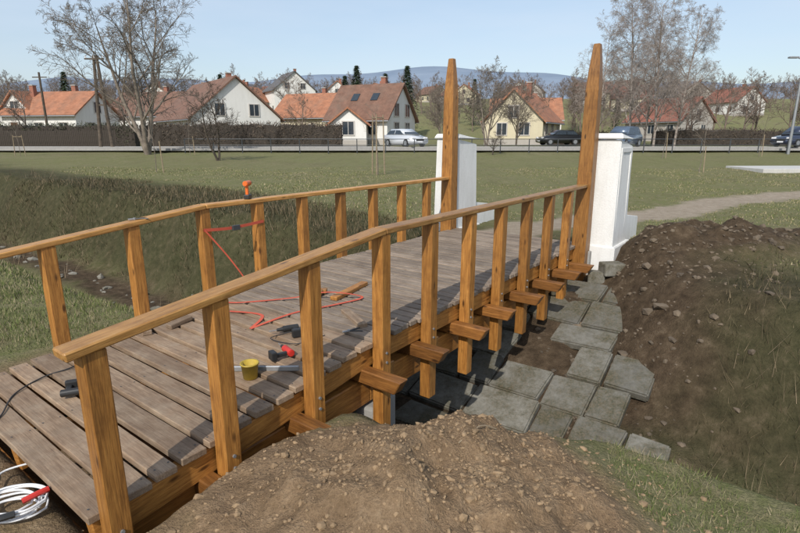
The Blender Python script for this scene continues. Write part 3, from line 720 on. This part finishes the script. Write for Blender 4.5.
def hedge(name,x0,x1,y,h,d,mat,n,core):
    z=gz((x0+x1)/2,y); V=[];F=[]
    e=empty(name,((x0+x1)/2,y,z)); L=x1-x0
    m=int(L/.5)
    VV=[];FF=[]
    for i in range(m+1):
        X=-L/2+L*i/m
        for (yy,zz) in((-d/2,0),(-d/2,h),(d/2,h),(d/2,0)):
            VV.append((X,yy*.8+rr.uniform(-.1,.1),zz*.9+rr.uniform(-.15,.15)*(zz>0)))
    for i in range(m):
        for k in range(3): FF.append((i*4+k,i*4+4+k,i*4+5+k,i*4+1+k))
    FF.append((0,1,2,3)); FF.append((4*m+3,4*m+2,4*m+1,4*m))
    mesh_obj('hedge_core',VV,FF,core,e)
    for i in range(n):
        c=Vector((rr.uniform(-L/2,L/2),rr.uniform(-d/2,d/2),h*rr.uniform(0,1)**.6*rr.uniform(.85,1.08)))
        a=Vector((rr.gauss(0,.5),rr.gauss(0,.5),rr.gauss(.5,.6))).normalized()*rr.uniform(.12,.4); s=a.cross(Vector((rr.gauss(0,1),rr.gauss(0,1),rr.gauss(0,1)))).normalized()*.035
        b=len(V); V+=[c-s,c+s,c+a]; F.append((b,b+1,b+2))
    mesh_obj('hedge_twigs',V,F,mat,e)
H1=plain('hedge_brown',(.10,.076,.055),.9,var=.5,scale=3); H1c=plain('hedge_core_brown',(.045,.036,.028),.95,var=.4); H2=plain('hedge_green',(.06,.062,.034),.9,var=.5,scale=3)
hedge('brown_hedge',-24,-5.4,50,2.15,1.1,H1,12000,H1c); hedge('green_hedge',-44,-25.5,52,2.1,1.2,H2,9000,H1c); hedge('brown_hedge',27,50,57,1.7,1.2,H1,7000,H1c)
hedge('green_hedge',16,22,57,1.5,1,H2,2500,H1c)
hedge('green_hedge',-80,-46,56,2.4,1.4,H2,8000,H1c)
# wooden panel fence in front of the left gardens
fe=empty('dark_wooden_fence')
x=-43.0
while x<-25.6:
    w_=rr.uniform(.13,.15); box('fence_board',(x,48.3+rr.uniform(-.01,.01),.8+.75),(w_,.025,1.45+rr.uniform(-.03,.03)),M_pole0 if False else M_dark if False else H1c,fe); x+=.165
for z in(1.15,1.95): box('fence_rail',(-34.3,48.34,z),(17.6,.04,.09),H1c,fe)
# ------------------------------------------------------------ street furniture
e=empty('street_lamp',(26.7,36.6,.5)); V=[];F=[]
tube_into(V,F,[Vector((0,0,0)),Vector((0,0,4)),Vector((0,0,6.0))],[.10,.085,.065],10); mesh_obj('pole',V,F,M_steel,e,True)
tube('arm',[(0,0,5.9),(-.1,0,6.15),(-.5,0,6.3)],.04,M_steel,e); box('lamp_head',(-.75,0,6.3),(.6,.28,.11),M_steel,e,.03)
tube('arm_right',[(0,0,5.4),(.3,0,5.5),(.5,0,5.55)],.035,M_steel,e); box('lamp_head_small',(.6,0,5.55),(.3,.16,.09),M_steel,e,.02); box('bracket_box',(.1,0,4.6),(.16,.2,.45),M_steel,e,.01)
M_pole=bark('creosoted_pole',(.05,.038,.028),(.11,.085,.06))
e=empty('utility_pole',(-25.0,45.5,.8)); V=[];F=[]
tube_into(V,F,[Vector((-.5,0,0)),Vector((-.1,0,7.4))],[.16,.11],10); tube_into(V,F,[Vector((.5,0,0)),Vector((.12,0,7.4))],[.16,.11],10); mesh_obj('poles',V,F,M_pole,e)
box('cross_arm',(0,-.15,7.1),(1.6,.1,.12),M_pole,e); box('brace',(0,0,3.5),(.75,.1,.12),M_pole,e)
for x in(-.7,0,.7): cyl('insulator',(x,-.15,7.25),.05,.2,M_whitep,e,seg=10)
e=empty('utility_pole',(-38,58,.8)); V=[];F=[]
tube_into(V,F,[Vector((0,0,0)),Vector((0,0,7.5))],[.14,.1],8); mesh_obj('poles',V,F,M_pole,e); box('cross_arm',(0,0,7.0),(1.5,.1,.1),M_pole,e)
def sapling(x,y,s=1,st=2,h=1.5,th=.04):
    put('sapling_tree',TS,x,y,R.uniform(0,6),s)
    z=gz(x,y); e=empty('tree_stake_frame',(x,y,z))
    for k in range(st):
        a=k*6.283/st+.4; r=.3
        beam('stake',(r*math.cos(a),r*math.sin(a),-.2),(r*.8*math.cos(a),r*.8*math.sin(a),h*s),th,th,M_stake,e)
    for k in range(st if st>2 else 1):
        a=k*6.283/st+.4; a2=(k+1)*6.283/st+.4
        if st>1: beam('tie_rail',(.26*math.cos(a),.26*math.sin(a),(h-.12)*s),(.26*math.cos(a2),.26*math.sin(a2),(h-.12)*s),.035,.045,M_stake,e)
for x,y,s,st,h in((-10.4,22.5,1,1,1.3),(-25.0,35,.9,2,1.5),(-14,35.5,.9,1,1.4),(-27.5,35.5,.8,1,1.4),(-.9,21.5,1,3,2.35),(13.6,24,.95,1,1.2),(16.3,33,1.1,1,1.4),(23.3,34.5,1,1,1.4),(-30,34,.9,2,1.4)): sapling(x,y,s,st,h)
# ------------------------------------------------------------ distant hills
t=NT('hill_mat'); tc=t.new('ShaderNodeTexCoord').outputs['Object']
t.col(t.ramp(t.noise(tc,.01,6,.7),[(.35,(.17,.22,.29)),(.65,(.22,.27,.34))])); t.rough(1); t.b.inputs['Specular IOR Level'].default_value=0  # distance haze painted into the pale blue base colour
V=[];F=[]; n=160
for i in range(n+1):
    x=-2600+5200*i/n
    hh=172+14*math.sin(x*.0026+.9)+9*math.sin(x*.006+1)+5*math.sin(x*.017)+(-20 if x<-1000 else 0)-18*(1/(1+math.exp(-(x-500)/80)))
    V+= [(x,1100,10),(x,1350,hh*.75),(x,1600,hh),(x,2100,hh*.9)]
for i in range(n):
    for k in range(3): F.append((i*4+k,i*4+4+k,i*4+5+k,i*4+1+k))
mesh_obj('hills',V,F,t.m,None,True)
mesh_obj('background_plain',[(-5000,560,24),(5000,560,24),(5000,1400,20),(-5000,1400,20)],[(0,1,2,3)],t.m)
# ------------------------------------------------------------ world, sun, camera
SA=math.radians(200); SE=math.radians(40)
w=bpy.data.worlds.new('World'); sc.world=w; w.use_nodes=True; N=w.node_tree.nodes; Lk=w.node_tree.links
bg=N['Background']; bg.inputs['Strength'].default_value=.15
sk=N.new('ShaderNodeTexSky'); sk.sky_type='NISHITA'; sk.sun_disc=False; sk.sun_elevation=SE; sk.sun_rotation=SA; sk.dust_density=1.6; sk.air_density=1.1; sk.ozone_density=1.5
tcn=N.new('ShaderNodeTexCoord'); mp=N.new('ShaderNodeMapping'); mp.inputs['Scale'].default_value=(1,1.6,5); mp.inputs['Rotation'].default_value=(0,.15,.4)
nz=N.new('ShaderNodeTexNoise'); nz.inputs['Scale'].default_value=1.8; nz.inputs['Detail'].default_value=7; nz.inputs['Roughness'].default_value=.55
rp=N.new('ShaderNodeValToRGB'); rp.color_ramp.elements[0].position=.30; rp.color_ramp.elements[0].color=(.25,.25,.25,1); rp.color_ramp.elements[1].position=.8; rp.color_ramp.elements[1].color=(.75,.75,.75,1)
mx=N.new('ShaderNodeMix'); mx.data_type='RGBA'; mx.inputs[7].default_value=(4.7,5.4,6.3,1)
Lk.new(tcn.outputs['Generated'],mp.inputs['Vector']); Lk.new(mp.outputs[0],nz.inputs['Vector']); Lk.new(nz.outputs['Fac'],rp.inputs['Fac']); Lk.new(rp.outputs['Color'],mx.inputs[0])
Lk.new(sk.outputs[0],mx.inputs[6]); Lk.new(mx.outputs[2],bg.inputs['Color'])
sl=bpy.data.lights.new('sun','SUN'); sl.energy=4.0; sl.angle=math.radians(.6); sl.color=(1,.95,.88)
so=link(bpy.data.objects.new('sun',sl)); sd=Vector((math.sin(SA)*math.cos(SE),math.cos(SA)*math.cos(SE),math.sin(SE)))
so.rotation_euler=sd.to_track_quat('Z','Y').to_euler(); so.location=(-5,-10,20)
cam=bpy.data.cameras.new('camera'); cam.sensor_width=36; cam.lens=23.4; cam.clip_end=6000; cam.clip_start=.05
co_=link(bpy.data.objects.new('camera',cam)); co_.location=(0,0,1.75); co_.rotation_euler=(math.radians(90-14.04),0,0)
sc.camera=co_
sc.view_settings.view_transform='Standard'; sc.view_settings.look='None'; sc.view_settings.exposure=0
